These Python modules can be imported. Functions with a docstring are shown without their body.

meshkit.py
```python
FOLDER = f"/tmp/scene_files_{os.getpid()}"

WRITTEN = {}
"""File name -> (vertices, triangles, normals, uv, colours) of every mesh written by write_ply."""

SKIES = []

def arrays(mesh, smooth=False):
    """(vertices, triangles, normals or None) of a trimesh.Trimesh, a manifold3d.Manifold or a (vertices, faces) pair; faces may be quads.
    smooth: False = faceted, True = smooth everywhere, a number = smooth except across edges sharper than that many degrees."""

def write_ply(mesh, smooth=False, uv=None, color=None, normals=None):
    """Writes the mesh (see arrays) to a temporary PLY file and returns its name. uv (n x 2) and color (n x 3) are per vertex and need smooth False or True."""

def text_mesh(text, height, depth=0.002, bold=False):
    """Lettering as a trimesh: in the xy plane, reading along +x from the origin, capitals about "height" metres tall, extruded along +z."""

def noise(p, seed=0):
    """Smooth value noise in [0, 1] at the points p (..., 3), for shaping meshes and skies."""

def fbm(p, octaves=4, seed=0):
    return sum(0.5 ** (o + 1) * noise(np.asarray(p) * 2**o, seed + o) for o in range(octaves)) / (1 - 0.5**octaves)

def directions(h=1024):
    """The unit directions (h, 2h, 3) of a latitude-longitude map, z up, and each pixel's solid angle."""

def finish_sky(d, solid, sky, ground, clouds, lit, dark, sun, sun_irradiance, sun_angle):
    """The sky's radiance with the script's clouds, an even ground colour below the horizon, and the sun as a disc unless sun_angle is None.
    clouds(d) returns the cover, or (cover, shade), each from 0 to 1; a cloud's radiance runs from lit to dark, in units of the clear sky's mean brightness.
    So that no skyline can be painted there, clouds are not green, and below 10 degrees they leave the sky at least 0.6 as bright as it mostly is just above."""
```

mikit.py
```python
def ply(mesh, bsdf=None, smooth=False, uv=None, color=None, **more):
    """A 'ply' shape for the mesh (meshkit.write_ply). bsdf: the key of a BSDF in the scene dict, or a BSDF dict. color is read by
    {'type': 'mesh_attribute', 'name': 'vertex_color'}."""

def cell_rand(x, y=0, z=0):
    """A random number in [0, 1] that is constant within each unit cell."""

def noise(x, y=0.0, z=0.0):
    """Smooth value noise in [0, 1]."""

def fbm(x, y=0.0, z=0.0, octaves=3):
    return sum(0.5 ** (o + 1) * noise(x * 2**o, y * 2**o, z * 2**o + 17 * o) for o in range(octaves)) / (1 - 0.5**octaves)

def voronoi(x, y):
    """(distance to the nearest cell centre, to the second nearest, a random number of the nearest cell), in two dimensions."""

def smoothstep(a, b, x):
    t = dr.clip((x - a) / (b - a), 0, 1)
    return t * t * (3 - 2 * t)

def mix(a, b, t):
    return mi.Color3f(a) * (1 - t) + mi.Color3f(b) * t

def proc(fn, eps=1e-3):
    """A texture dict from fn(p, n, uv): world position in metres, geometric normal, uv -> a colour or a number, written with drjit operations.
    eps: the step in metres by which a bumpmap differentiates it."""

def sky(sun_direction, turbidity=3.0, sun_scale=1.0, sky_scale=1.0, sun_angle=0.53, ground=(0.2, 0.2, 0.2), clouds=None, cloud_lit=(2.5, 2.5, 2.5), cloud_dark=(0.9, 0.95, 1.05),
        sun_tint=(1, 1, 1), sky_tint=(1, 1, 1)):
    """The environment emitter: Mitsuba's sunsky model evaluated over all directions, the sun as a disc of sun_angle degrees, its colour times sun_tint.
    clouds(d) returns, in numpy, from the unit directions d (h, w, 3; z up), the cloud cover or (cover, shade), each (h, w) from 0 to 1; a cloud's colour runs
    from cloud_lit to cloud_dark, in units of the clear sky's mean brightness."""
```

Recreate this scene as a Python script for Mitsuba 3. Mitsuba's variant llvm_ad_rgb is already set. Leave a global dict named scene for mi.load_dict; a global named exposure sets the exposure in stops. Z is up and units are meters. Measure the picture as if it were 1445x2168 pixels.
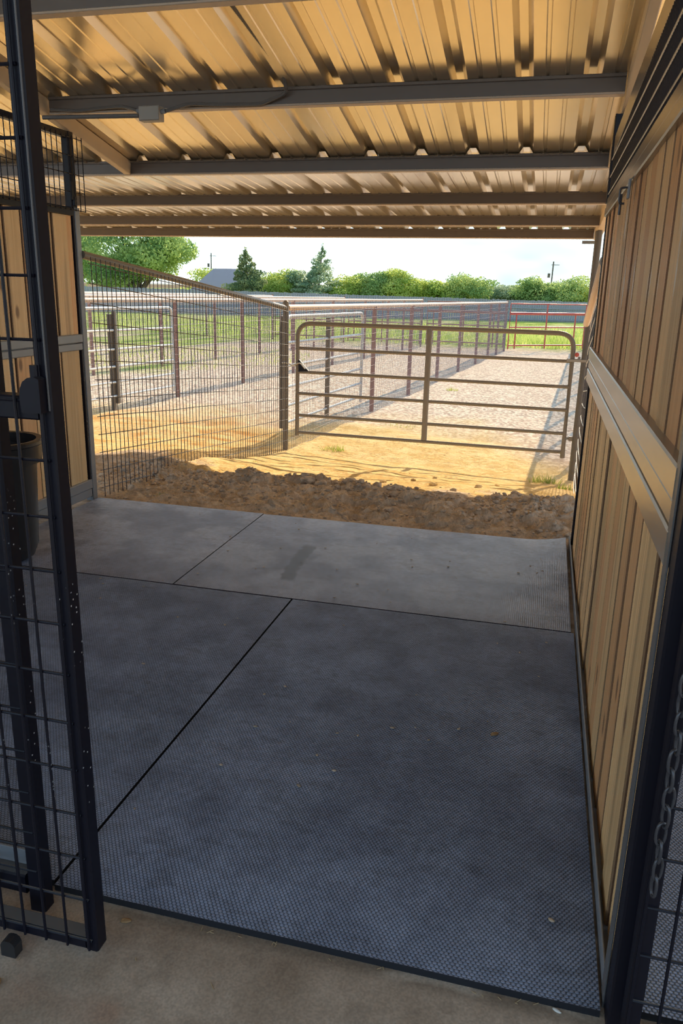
import math
import numpy as np, trimesh, mitsuba as mi, drjit as dr, mikit, meshkit
from mikit import voronoi, noise, fbm, cell_rand, smoothstep, mix, proc
T = mi.ScalarTransform4f
rng = np.random.default_rng(7)
scene, labels = {}, {}

# ------------------------------------------------------------------ camera, sky, sun, exposure
CAM = np.array([-.2322, -1.3041, 1.37])
FWD, UPV = np.array([-.2397, .9308, -.2761]), np.array([-.0902, .2620, .9608])
scene['camera'] = {'type': 'perspective', 'fov': 47.16, 'fov_axis': 'x', 'principal_point_offset_x': 0.0094, 'near_clip': .02, 'far_clip': 1000.,
                   'to_world': T().look_at(origin=CAM.tolist(), target=(CAM + FWD).tolist(), up=UPV.tolist())}
SUN = np.array([.34, 1.55, 1.0])


def haze(d):
    el = np.clip(d[..., 2], 0, 1)
    n = meshkit.fbm(np.stack([d[..., 0] / (el + .25) * 1.3, d[..., 1] / (el + .25) * 1.3, el * 0], -1), 4, 3)
    cov = .45 + .5 * np.clip((n - .35) * 2, 0, 1)
    return cov, np.clip((.55 - n) * .6, 0, .3)


scene['sky'] = mikit.sky(SUN.tolist(), turbidity=3.5, sun_scale=.72, sky_scale=1.55, ground=(.22, .18, .12), clouds=haze, cloud_lit=(.64, .88, 1.0), cloud_dark=(.58, .79, .90), sky_tint=(.92, 1.0, 1.10))
exposure = 2.85


# ------------------------------------------------------------------ helpers
def numbered(name):
    if name not in scene and name not in labels and not any(k.startswith(name + '__') for k in scene):
        return name
    i = 1
    while True:
        k = f'{name}_{i:03d}'
        if k not in scene and k not in labels:
            return k
        i += 1


COUNT = {}


def key_for(name):
    n = COUNT.get(name, -1) + 1
    COUNT[name] = n
    return name if n == 0 else f'{name}_{n:03d}'


def thing(name, label, cat, group=None, kind=None):
    k = key_for(name)
    labels[k] = {'label': label, 'category': cat}
    if group: labels[k]['group'] = group
    if kind: labels[k]['kind'] = kind
    return k


def struct(name, label=None, cat=None):
    k = key_for(name)
    labels[k] = {'kind': 'structure'}
    if label: labels[k]['label'] = label
    if cat: labels[k]['category'] = cat
    return k


def put(key, mesh, mat, smooth=False, **kw):
    if key.startswith('wall_right'): mesh = (np.asarray(mesh[0]) + np.array([.011, 0, 0]), mesh[1])
    if key.startswith('sliding_door__'):                # the near door hangs a little out of plumb
        v = np.array(mesh[0], float); v[:, 0] += .006 - .0066 * v[:, 2]; mesh = (v, mesh[1])
    scene[key] = mikit.ply(mesh, mat, smooth, **kw)
    return key


def part(parent, name, mesh, mat, smooth=False, label=None, stuff=False):
    k = key_for(parent + '__' + name)
    put(k, mesh, mat, smooth)
    if label or stuff:
        labels[k] = {}
        if label: labels[k]['label'] = label
        if stuff: labels[k]['kind'] = 'stuff'
    return k


def cat(ms):
    vs, fs, o = [], [], 0
    for v, f in ms:
        vs.append(v); fs.append(f + o); o += len(v)
    return np.vstack(vs), np.vstack(fs)


def sweep(path, prof, up=(0, 0, 1), caps=True, scale=None):
    """A closed 2-D profile (n x 2) swept along a polyline; x of the profile lies across, y along up."""
    p = np.asarray(path, float); prof = np.asarray(prof, float); n = len(prof)
    t = np.gradient(p, axis=0) if len(p) > 2 else np.repeat((p[1] - p[0])[None], 2, 0)
    t /= np.linalg.norm(t, axis=1, keepdims=True)
    up = np.asarray(up, float)
    a = np.cross(t, up); bad = np.linalg.norm(a, axis=1) < 1e-6
    a[bad] = np.cross(t[bad], [0.0, 1, 0]) if bad.any() else a[bad]
    a /= np.linalg.norm(a, axis=1, keepdims=True)
    b = np.cross(a, t)
    s = np.ones(len(p)) if scale is None else np.asarray(scale)
    v = p[:, None] + s[:, None, None] * (prof[None, :, :1] * a[:, None] + prof[None, :, 1:] * b[:, None])
    i, j = np.meshgrid(np.arange(len(p) - 1), np.arange(n), indexing='ij')
    q = np.stack([i * n + j, i * n + (j + 1) % n, (i + 1) * n + (j + 1) % n, (i + 1) * n + j], -1).reshape(-1, 4)
    f = np.vstack([q[:, [0, 2, 1]], q[:, [0, 3, 2]]])
    v = v.reshape(-1, 3)
    if caps:
        k = np.arange(1, n - 1); e = (len(p) - 1) * n
        f = np.vstack([f, np.stack([k * 0, k, k + 1], 1), np.stack([k * 0 + e, k + 1 + e, k + e], 1)])
    return v, f


def circ(r, n=12):
    a = np.arange(n) * 2 * np.pi / n
    return np.stack([r * np.cos(a), r * np.sin(a)], 1)


def rect(w, h, c=.003):
    w, h = w / 2, h / 2; c = min(c, w * .6, h * .6)
    return np.array([[w, -h + c], [w, h - c], [w - c, h], [-w + c, h], [-w, h - c], [-w, -h + c], [-w + c, -h], [w - c, -h]])


def bar(p0, p1, w, h, c=.003, up=(0, 0, 1)):
    return sweep([p0, p1], rect(w, h, c), up)


def tube(path, r, n=12, caps=True):
    p = np.asarray(path, float)
    d = p[-1] - p[0]
    up = (0, 0, 1) if abs(d[2]) < .9 * np.linalg.norm(d) + 1e-9 else (0, 1, 0)
    return sweep(p, circ(r, n), up, caps)


def box(x0, x1, y0, y1, z0, z1, c=.003):
    """A box with chamfered long edges, along its longest axis."""
    d = [x1 - x0, y1 - y0, z1 - z0]; m = [(x0 + x1) / 2, (y0 + y1) / 2, (z0 + z1) / 2]; ax = int(np.argmax(d))
    p0, p1 = list(m), list(m); p0[ax] -= d[ax] / 2; p1[ax] += d[ax] / 2
    if ax == 0: return bar(p0, p1, d[1], d[2], c)
    if ax == 1: return bar(p0, p1, d[0], d[2], c)
    return bar(p0, p1, d[0], d[1], c, up=(0, 1, 0))


def wires(segs, r, n=5):
    return cat([sweep(s, circ(r, n), (0, 0, 1) if abs(np.subtract(s[-1], s[0])[2]) < .7 * np.linalg.norm(np.subtract(s[-1], s[0])) else (.3, 1, 0), False) for s in segs])


def rounded(pts, r, n=6):
    """The polyline with its inner corners rounded by radius r."""
    p = [np.asarray(a, float) for a in pts]; out = [p[0]]
    for a, b, c in zip(p, p[1:], p[2:]):
        u, w = (a - b) / np.linalg.norm(a - b), (c - b) / np.linalg.norm(c - b)
        s, e = b + u * r, b + w * r
        for k in range(n + 1):
            t = k / n
            out.append((1 - t) ** 2 * s + 2 * t * (1 - t) * b + t * t * e)
    return np.array(out + [p[-1]])


def ico(r, sub=2):
    m = trimesh.creation.icosphere(subdivisions=sub, radius=r)
    return np.array(m.vertices), np.array(m.faces)


def mul(mesh, s=(1, 1, 1), t=(0, 0, 0), rz=0.):
    v, f = mesh
    v = v * np.asarray(s, float)
    c, q = math.cos(rz), math.sin(rz)
    return v @ np.array([[c, q, 0], [-q, c, 0], [0, 0, 1]]) + np.asarray(t, float), f


def lathe(prof, n=40, c=(0, 0, 0)):
    """Profile of (r, z) pairs turned about z through c."""
    prof = np.asarray(prof, float); a = np.arange(n) * 2 * np.pi / n; m = len(prof)
    v = np.stack([prof[:, :1] * np.cos(a), prof[:, :1] * np.sin(a), np.repeat(prof[:, 1:], n, 1)], -1).reshape(-1, 3) + np.asarray(c, float)
    i, j = np.meshgrid(np.arange(m - 1), np.arange(n), indexing='ij')
    q = np.stack([i * n + j, i * n + (j + 1) % n, (i + 1) * n + (j + 1) % n, (i + 1) * n + j], -1).reshape(-1, 4)
    return v, np.vstack([q[:, [0, 1, 2]], q[:, [0, 2, 3]]])


# ------------------------------------------------------------------ materials
def two(b): return {'type': 'twosided', 'bsdf': b}


def prin(col, rough=.5, spec=.5, metal=0., **k):
    c = col if isinstance(col, dict) else {'type': 'rgb', 'value': list(col)}
    return two({'type': 'principled', 'base_color': c, 'roughness': rough, 'specular': spec, 'metallic': metal, **k})


BP, LP = .142, .142          # board pitch


def wood_fn(p, n, uv):
    left = p.x < -1.5
    o = dr.select(left, mi.Float(2.845), mi.Float(.085))
    up = dr.select(p.z > 1.03, mi.Float(3.0), mi.Float(0.0)) + dr.select(left, mi.Float(7.0), mi.Float(0.0))
    bd = dr.floor((p.y - o) / BP + 1e-3)
    r, r2 = cell_rand(bd, up, 1), cell_rand(bd, up, 2)
    y, z = p.y + r * 13.0, p.z + r2 * 9
    warp = fbm(y * 9, z * 1.4, r * 50, 2) * .06
    rings = noise((y + warp) * 95 + noise(y * 6, z * .8, r * 20) * 5, z * .9, r * 30)
    fine = noise(y * 420, z * 7, 3.1)
    kx, kz = dr.floor(z * 1.9 + r * 5), r * 99
    dk = dr.sqrt(dr.square((p.y - (bd + .5 + (cell_rand(kx, kz, 5) - .5) * .6) * BP - o) * 1.0) + dr.square((z * 1.9 + r * 5 - kx - .5) / 1.9 * .45))
    knot = smoothstep(.022, .008, dk) * dr.select(cell_rand(kx, kz, 8) > .62, mi.Float(1), mi.Float(0))
    c = mix((.60, .375, .170), (.78, .53, .275), rings * .6 + fine * .4)
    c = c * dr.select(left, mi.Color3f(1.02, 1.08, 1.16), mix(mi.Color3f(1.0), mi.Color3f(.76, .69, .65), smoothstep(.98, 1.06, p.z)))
    c = c * (.74 + .42 * r)
    c = mix(c, c * mi.Color3f(1.05, .86, .78), dr.select(r2 > .66, mi.Float(.8), mi.Float(0)))
    streak = smoothstep(.62, .85, fbm(y * 26, z * .9, 8.0, 3))
    c = mix(c, mi.Color3f(.25, .145, .07), streak * .5)
    c = mix(c, mi.Color3f(.17, .085, .045), knot * .8)
    scuff = smoothstep(.66, .80, fbm(p.y * 18, p.z * 5, 4.0, 3)) * smoothstep(1.1, 1.35, p.z) * dr.select(left, mi.Float(0), mi.Float(1))
    c = mix(c, mi.Color3f(.62, .56, .48), scuff * .55)
    return mix(c, mi.Color3f(.10, .045, .028), smoothstep(.5, .8, dr.abs(n.y)) * .9)   # board edges painted dark for the shade in the seams


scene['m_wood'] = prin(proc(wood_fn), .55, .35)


def hexd(x, y):
    """Distance to the centre of the nearest cell of a hexagon grid of pitch 1."""
    s = math.sqrt(3)
    ax, ay = x - dr.round(x), y - dr.round(y / s) * s
    bx, by = x - dr.floor(x) - .5, y - (dr.floor(y / s) + .5) * s
    return dr.sqrt(dr.minimum(ax * ax + ay * ay, bx * bx + by * by))


def hex_h(p, n, uv):
    d = hexd(p.x / .0104, p.y / .0086)
    return smoothstep(.56, .22, d) * dr.select(n.z > .7, mi.Float(1), mi.Float(0))


def rib_h(p, n, uv):
    a = dr.abs(p.x / .0085 - dr.round(p.x / .0085))
    b = dr.abs(p.y / .012 - dr.round(p.y / .012))
    return (smoothstep(.5, .2, a) * .8 + .2 * smoothstep(.5, .25, b)) * dr.select(n.z > .7, mi.Float(1), mi.Float(0))


def rubber_fn(p, n, uv):
    f1, f2, f3 = fbm(p.x * 2.1, p.y * 2.1, 1.0, 4), fbm(p.x * 9, p.y * 9, 5.0, 3), noise(p.x * 70, p.y * 70, 2.0)
    c = mix((.150, .156, .185), (.26, .27, .305), smoothstep(.3, .7, f1 * .6 + f2 * .4))
    back = smoothstep(1.55, 2.2, p.y)
    dust_sheen = smoothstep(.42, .66, fbm(p.x * 5, p.y * 5, 9.0, 4)) * (.25 + .6 * back)  # dust, painted stronger toward the opening for the sky sheen there
    c = mix(c, mi.Color3f(.34, .345, .36), dust_sheen * .7)
    scr = smoothstep(.64, .72, fbm(p.x * 14 + 3, p.y * 28, 11.0, 3))
    c = mix(c, mi.Color3f(.105, .10, .105), scr * .28)
    c = c * (.86 + .28 * f3)
    # the wet streak on the mat by the dirt
    ux, uy = p.x + 1.355 + (p.y - 2.25) * .09 * 0, p.y - 2.30
    st = smoothstep(.042, .026, dr.abs(ux + .06 * uy - .05 * uy * uy * 4 + (noise(p.x * 40, p.y * 40) - .5) * .02)) * smoothstep(.29, .24, dr.abs(uy))
    c = mix(c, mi.Color3f(.06, .065, .07), st * .8)
    d = hexd(p.x / .0104, p.y / .0086)
    groove = smoothstep(.37, .52, d) * smoothstep(3.2, 1.2, p.y) * .78
    return c * (1 - groove) * mi.Color3f(1.12, 1.26, 1.52)


scene['m_hex'] = two({'type': 'bumpmap', 'arbitrary': proc(hex_h, eps=6e-4), 'scale': .0034, 'bsdf': {'type': 'principled', 'base_color': proc(rubber_fn), 'roughness': .42, 'specular': .5}})
scene['m_rib'] = two({'type': 'bumpmap', 'arbitrary': proc(rib_h, eps=6e-4), 'scale': .0012, 'bsdf': {'type': 'principled', 'base_color': proc(rubber_fn), 'roughness': .45, 'specular': .5}})


def concrete_fn(p, n, uv):
    a, b, g = fbm(p.x * 2.3, p.y * 2.3, 1.5, 4), fbm(p.x * 11, p.y * 11, 3.0, 3), noise(p.x * 260, p.y * 260, 1.0)
    c = mix((.30, .235, .175), (.48, .40, .315), smoothstep(.3, .7, a * .65 + b * .35))
    spot = smoothstep(.70, .78, fbm(p.x * 17, p.y * 17, 7.0, 2))
    c = mix(c, mi.Color3f(.20, .16, .125), spot * .25)
    c = mix(c, mi.Color3f(.20, .145, .10), smoothstep(-.05, -.005, p.y) * smoothstep(.35, .6, fbm(p.x * 6, p.y * 30, 3.0, 3)) * .7)
    c = mix(c, mi.Color3f(.30, .14, .08), smoothstep(.62, .75, fbm(p.x * 4 + 9, p.y * 4, 13.0, 3)) * .35)
    return c * (.85 + .3 * g)


scene['m_concrete'] = prin(proc(concrete_fn), .8, .3)


def soil_fn(p, n, uv):
    x, y = p.x, p.y
    big, mid, fin, gr = fbm(x * .9, y * .9, 2.0, 3), fbm(x * 5, y * 5, 4.0, 3), fbm(x * 26, y * 26, 6.0, 3), noise(x * 150, y * 150, 1.0)
    sand = mix((.62, .43, .185), (.82, .63, .33), smoothstep(.25, .75, mid * .5 + fin * .5))
    clay = smoothstep(.55, .75, fbm(x * 3.1 + 5, y * 7, 8.0, 3)) * smoothstep(-2.6, -3.2, x)
    sand = mix(sand, mi.Color3f(.56, .25, .06), clay * .6)
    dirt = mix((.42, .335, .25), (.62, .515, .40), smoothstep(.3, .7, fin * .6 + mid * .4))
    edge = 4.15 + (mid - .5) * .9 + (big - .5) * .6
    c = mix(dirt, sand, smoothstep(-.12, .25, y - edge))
    # straw and stones littered over the runs
    lit = smoothstep(7.2, 9.5, y + (big - .5) * 3 + dr.maximum(0, x + .9) * 1.6)
    chip = noise(x * 34, y * 22, 3.0)
    litter = mix((.52, .39, .285), (.86, .71, .55), smoothstep(.3, .75, chip * .6 + fin * .4))
    c = mix(c, litter, lit)
    # grass from the far ends of the runs on, and along some fence lines
    run = (x + 2.77 - (y - 6.4) * .074)
    g = smoothstep(24.0, 27.0, y + (mid - .5) * 2)
    lx = smoothstep(-3.4, -5.0, run) * smoothstep(12.0, 15.0, y + (big - .5) * 5) * smoothstep(.42, .6, fbm(x * .5, y * .22, 12.0, 3))
    grass = mix((.24, .33, .07), (.46, .50, .16), smoothstep(.3, .7, fbm(x * 1.7, y * 1.2, 3.0, 4)))
    dry = smoothstep(.5, .7, fbm(x * .5, y * .12, 21.0, 3))
    grass = mix(grass, mi.Color3f(.58, .52, .30), dry * .6)
    c = mix(c, grass, dr.maximum(g, lx))
    return c * (.82 + .36 * gr)


def soil_h(p, n, uv):
    return fbm(p.x * 60, p.y * 60, 1.0, 3)


scene['m_soil'] = two({'type': 'bumpmap', 'arbitrary': proc(soil_h, eps=2e-3), 'scale': .012, 'bsdf': {'type': 'diffuse', 'reflectance': proc(soil_fn)}})


def clod_fn(p, n, uv):
    f = fbm(p.x * 40, p.y * 40, p.z * 40, 3)
    return mix((.36, .29, .225), (.58, .48, .37), smoothstep(.3, .7, f))


scene['m_clod'] = two({'type': 'diffuse', 'reflectance': proc(clod_fn)})
scene['m_edge'] = prin((.022, .022, .026), .8, .2)
scene['m_roof'] = prin((.72, .64, .50), .20, .5, .8)
scene['m_purlin_shaded'] = prin((.115, .095, .085), .42, .5)  # purlin steel darkened as its shaded side
scene['m_flange_lit'] = prin((.42, .33, .25), .4, .5)  # same purlin steel painted lighter, as lit from the ground
scene['m_rafter'] = prin((.50, .39, .27), .5, .4)
def black_fn(p, n, uv):
    c = mix(mi.Color3f(.007, .007, .014), mi.Color3f(.13, .125, .12), smoothstep(.75, .95, n.z) * dr.select(p.z < .2, mi.Float(1), mi.Float(.15)))  # reflected light on low upward faces painted in as dusty grey
    d, d2, r = voronoi((p.y + p.x * .7) * 110, p.z * 110)
    msk = smoothstep(.42, .62, noise(p.x * 3, p.y * 3, p.z * 6.5)) * smoothstep(1.0, .85, p.z) * smoothstep(.2, .45, p.z) * smoothstep(.6, .9, n.x)
    sp = smoothstep(.22, .14, d) * dr.select(r > .80, mi.Float(1), mi.Float(0)) * msk
    return mix(c, mi.Color3f(.6, .6, .6), sp)


scene['m_black'] = prin(proc(black_fn), .45, .28)
scene['m_steel'] = prin((.23, .24, .26), .40, .5, .1)
scene['m_rail_lit'] = prin((.34, .29, .235), .30, .5, .5)  # rail metal painted lighter than its dark copy, as lit
scene['m_raildark'] = prin((.20, .165, .135), .28, .5, .6)
scene['m_gate'] = prin((.175, .152, .125), .42, .5)
scene['m_galv'] = prin((.48, .49, .50), .38, .5, .4)
scene['m_pipe'] = prin((.28, .155, .125), .6, .4)
scene['m_red'] = prin((.45, .10, .085), .5, .4)
scene['m_cream'] = prin((.62, .47, .36), .5, .4)  # pale pipe colour; run top rails are red pipe painted as sunlit
scene['m_post'] = prin((.115, .105, .095), .42, .5)
scene['m_wire'] = prin((.045, .04, .05), .4, .5)
scene['m_wirefar'] = prin((.19, .17, .20), .6, .3)
scene['m_plastic'] = prin((.022, .022, .024), .33, .5)
scene['m_chain'] = prin((.075, .075, .085), .32, .6, .4)
scene['m_conduit'] = prin((.12, .115, .115), .45, .4)
scene['m_boxgrey'] = prin((.30, .28, .25), .5, .4)
scene['m_picket'] = prin((.32, .31, .345), .8, .2)
scene['m_shingle'] = prin((.30, .285, .31), .85, .2)
scene['m_siding'] = prin((.45, .40, .36), .8, .2)
scene['m_pole'] = prin((.16, .14, .12), .8, .2)
scene['m_bark'] = prin((.13, .10, .075), .85, .2)
scene['m_straw'] = prin((.42, .31, .18), .7, .2)
scene['m_leafdry'] = prin((.33, .20, .10), .7, .2)
scene['m_white'] = prin((.75, .73, .68), .6, .3)


def leafy(a, b, s):
    def fn(p, n, uv):
        f = fbm(p.x * s, p.y * s, p.z * s, 2)
        return mix(a, b, smoothstep(.3, .7, f))
    return {'type': 'principledthin', 'base_color': proc(fn), 'roughness': .6, 'diff_trans': 1.0, 'eta': 1.4}


scene['m_oak'] = leafy((.22, .36, .13), (.50, .62, .22), .8)  # leaf colours kept pale to stand in for haze
scene['m_lime'] = leafy((.38, .50, .12), (.62, .68, .20), .8)
scene['m_mid'] = leafy((.28, .42, .15), (.50, .60, .22), .8)
scene['m_cedar'] = leafy((.16, .24, .12), (.36, .40, .20), 1.2)
scene['m_silver'] = leafy((.28, .40, .24), (.50, .58, .38), 1.0)
scene['m_grass'] = leafy((.34, .46, .10), (.60, .64, .22), 3.0)
scene['m_weed'] = leafy((.28, .34, .07), (.46, .47, .14), 9.0)

# ------------------------------------------------------------------ the setting: floor and ground
fl = struct('floor')
part(fl, 'slab', box(-6.4, 3.4, -4.0, 3.125, -.16, 0, .006), 'm_concrete')


def gz(x, y):
    """Height of the bare ground, without the churned relief."""
    x, y = np.asarray(x, float), np.asarray(y, float)
    side = np.clip((x + 2.77) / 2.9, -.3, 1.2)
    base = -.275 - .115 * side
    t = np.clip((y - 3.85) / 2.55, 0, 1)
    t = t * t * (3 - 2 * t) * .35 + t * .65
    z = base * t
    far = np.clip((y - 6.4) / 17, 0, 1)
    z = z + far * (-.45 - base)
    z = np.where(y < 3.07, -.14, z)
    return z - .14 * np.exp(-np.maximum(y - 3.0, 0) * 99) * 0


def ground_z(x, y):
    z = gz(x, y)
    P = np.stack([x, y, 0 * x], -1)
    churn = np.clip((y - 3.115) / .14, 0, 1) * np.clip(1 - (y - 4.02 - .35 * (meshkit.noise(P * 1.3, 4) - .5)) / .3, 0, 1) * np.clip((x + 3.1) / .3 + .4, .4, 1)
    n1 = meshkit.fbm(P * np.array([3.2, 4.2, 1]), 3, 1) - .45
    n2 = meshkit.fbm(P * 9, 4, 2) - .5
    n3 = np.abs(meshkit.fbm(P * np.array([17, 26, 1]), 4, 6) - .5)
    ridge = np.exp(-((y - 3.80 - .12 * np.sin(x * 2.1)) / .17) ** 2) * np.clip((x + 2.55) / .5, 0, 1)
    z = z + churn * (n1 * .10 + n2 * .10 - n3 * .14 + .030) + ridge * (.035 + .05 * n1)
    out = np.clip((y - 3.9) / .4, 0, 1) * np.clip((40 - y) / 20, 0, 1)
    n4 = meshkit.fbm(P * np.array([1.2, 2.2, 1]), 4, 9) - .5
    z = z + out * (n4 * .07 + n2 * .018 * np.clip((9 - y) / 4, .3, 1))
    bank = np.exp(-((x + 3.25) / .55) ** 2) * np.exp(-((y - 4.55) / .6) ** 2) * .10
    return np.where(y < 3.07, z, z + bank)


xs = np.concatenate([-np.geomspace(160, 4.6, 46), np.arange(-4.5, 1.0, .021), np.geomspace(1.05, 120, 40)])
ys = np.concatenate([-np.geomspace(120, 4, 14), [-2., 0, 2.4, 3.06], np.arange(3.085, 5.0, .0165), np.arange(5.0, 7.5, .035), np.arange(7.5, 12, .08), np.geomspace(12, 320, 90)])
gx, gy = np.meshgrid(xs, ys, indexing='ij')
gv = np.stack([gx, gy, ground_z(gx, gy)], -1).reshape(-1, 3)
ii, jj = np.meshgrid(np.arange(len(xs) - 1), np.arange(len(ys) - 1), indexing='ij')
a = ii * len(ys) + jj
gq = np.stack([a, a + len(ys), a + len(ys) + 1, a + 1], -1).reshape(-1, 4)
g = struct('ground')
put(g, (gv, np.vstack([gq[:, [0, 1, 2]], gq[:, [0, 2, 3]]])), 'm_soil', True)

# ------------------------------------------------------------------ ceiling: ribbed roof sheets
ce = struct('ceiling')
RX = -.13                    # x of one rib; ribs every RP
RP = .3075


def sheet(x0, ya, za, yb, zb):
    pr, x = [], 0.0
    for k in range(3):
        for dx, dz in ((.0, 0), (.024, .036), (.060, .036), (.084, 0), (.136, 0), (.141, .005), (.154, .005), (.159, 0), (.224, 0), (.229, .005), (.242, .005), (.247, 0)):
            pr.append((k * RP + dx, dz))
    pr += [(3 * RP, 0), (3 * RP + .018, .029)]
    pr = np.array(pr); ys_ = np.linspace(0, 1, 5)
    n = len(pr)
    v = np.stack([np.repeat((x0 + pr[:, 0])[None], 5, 0), np.repeat((ya + (yb - ya) * ys_)[:, None], n, 1), pr[None, :, 1] + (za + (zb - za) * ys_)[:, None]], -1).reshape(-1, 3)
    i, j = np.meshgrid(np.arange(4), np.arange(n - 1), indexing='ij'); q = i * n + j
    q = np.stack([q, q + 1, q + n + 1, q + n], -1).reshape(-1, 4)
    return v, np.vstack([q[:, [0, 1, 2]], q[:, [0, 2, 3]]])


def roof_main(y): return 2.15 + .21 * (3.8 - y)
def roof_ext(y): return 2.15 - .06 * (y - 3.8)


for k in range(-7, 4):
    x0 = RX - .042 + k * 3 * RP - RP
    h = .0012 * (k % 2)
    part(ce, 'roof_sheet', sheet(x0, -3.6, roof_main(-3.6) + h, 3.9, roof_main(3.9) + h), 'm_roof')
    part(ce, 'roof_sheet', sheet(x0, 3.76, roof_ext(3.76) - .012 + h, 7.15, roof_ext(7.15) + h), 'm_roof')


def cee(w, h, lip, t=.004):
    """A C section, open towards -x."""
    return np.array([[-w / 2, -h / 2], [w / 2, -h / 2], [w / 2, h / 2], [-w / 2, h / 2], [-w / 2, h / 2 - lip], [-w / 2 + t, h / 2 - lip], [-w / 2 + t, h / 2 - t], [w / 2 - t, h / 2 - t],
                     [w / 2 - t, -h / 2 + t], [-w / 2 + t, -h / 2 + t], [-w / 2 + t, -h / 2 + lip], [-w / 2, -h / 2 + lip]])


def purlin(y, zb, x0, x1, label, h=.088):
    k = thing('roof_purlin', label, 'beam', 'purlins under the tin roof')
    w = .05
    zc = zb + h / 2
    # web faces the stall; thin flanges top and bottom, the top one with a small upstand
    web = box(x0, x1, y - .004, y + .004, zb + .002, zb + h - .002, .002)
    bot = box(x0, x1, y - .006, y + w, zb, zb + .005, .002)
    top = box(x0, x1, y - .006, y + w, zb + h - .005, zb + h, .002)
    lip = box(x0, x1, y - .012, y - .004, zb + h - .016, zb + h, .002)
    part(k, 'web', web, 'm_purlin_shaded'); part(k, 'bottom_flange', cat([bot, box(x0, x1, y - .010, y - .004, zb, zb + .010, .002)]), 'm_flange_lit'); part(k, 'top_flange', cat([top, lip]), 'm_purlin_shaded')
    return k


purlin(1.99, 2.445, -2.99, .02, 'tan steel roof purlin at the very top edge, nearest the camera')
purlin(2.896, 2.254, -2.99, .02, 'dark steel roof purlin carrying the electrical junction box')
purlin(3.80, 2.06, -6.05, .075, 'steel roof purlin that the short left rafter ends at')
purlin(5.03, 1.988, -6.05, .128, 'steel roof purlin just outside, first beyond the rafter end')
purlin(6.15, 1.920, -6.05, .128, 'steel roof purlin second from the outer eave')
purlin(7.0, 1.868, -6.05, .128, 'steel eave purlin at the outer edge of the roof against the sky')


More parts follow.
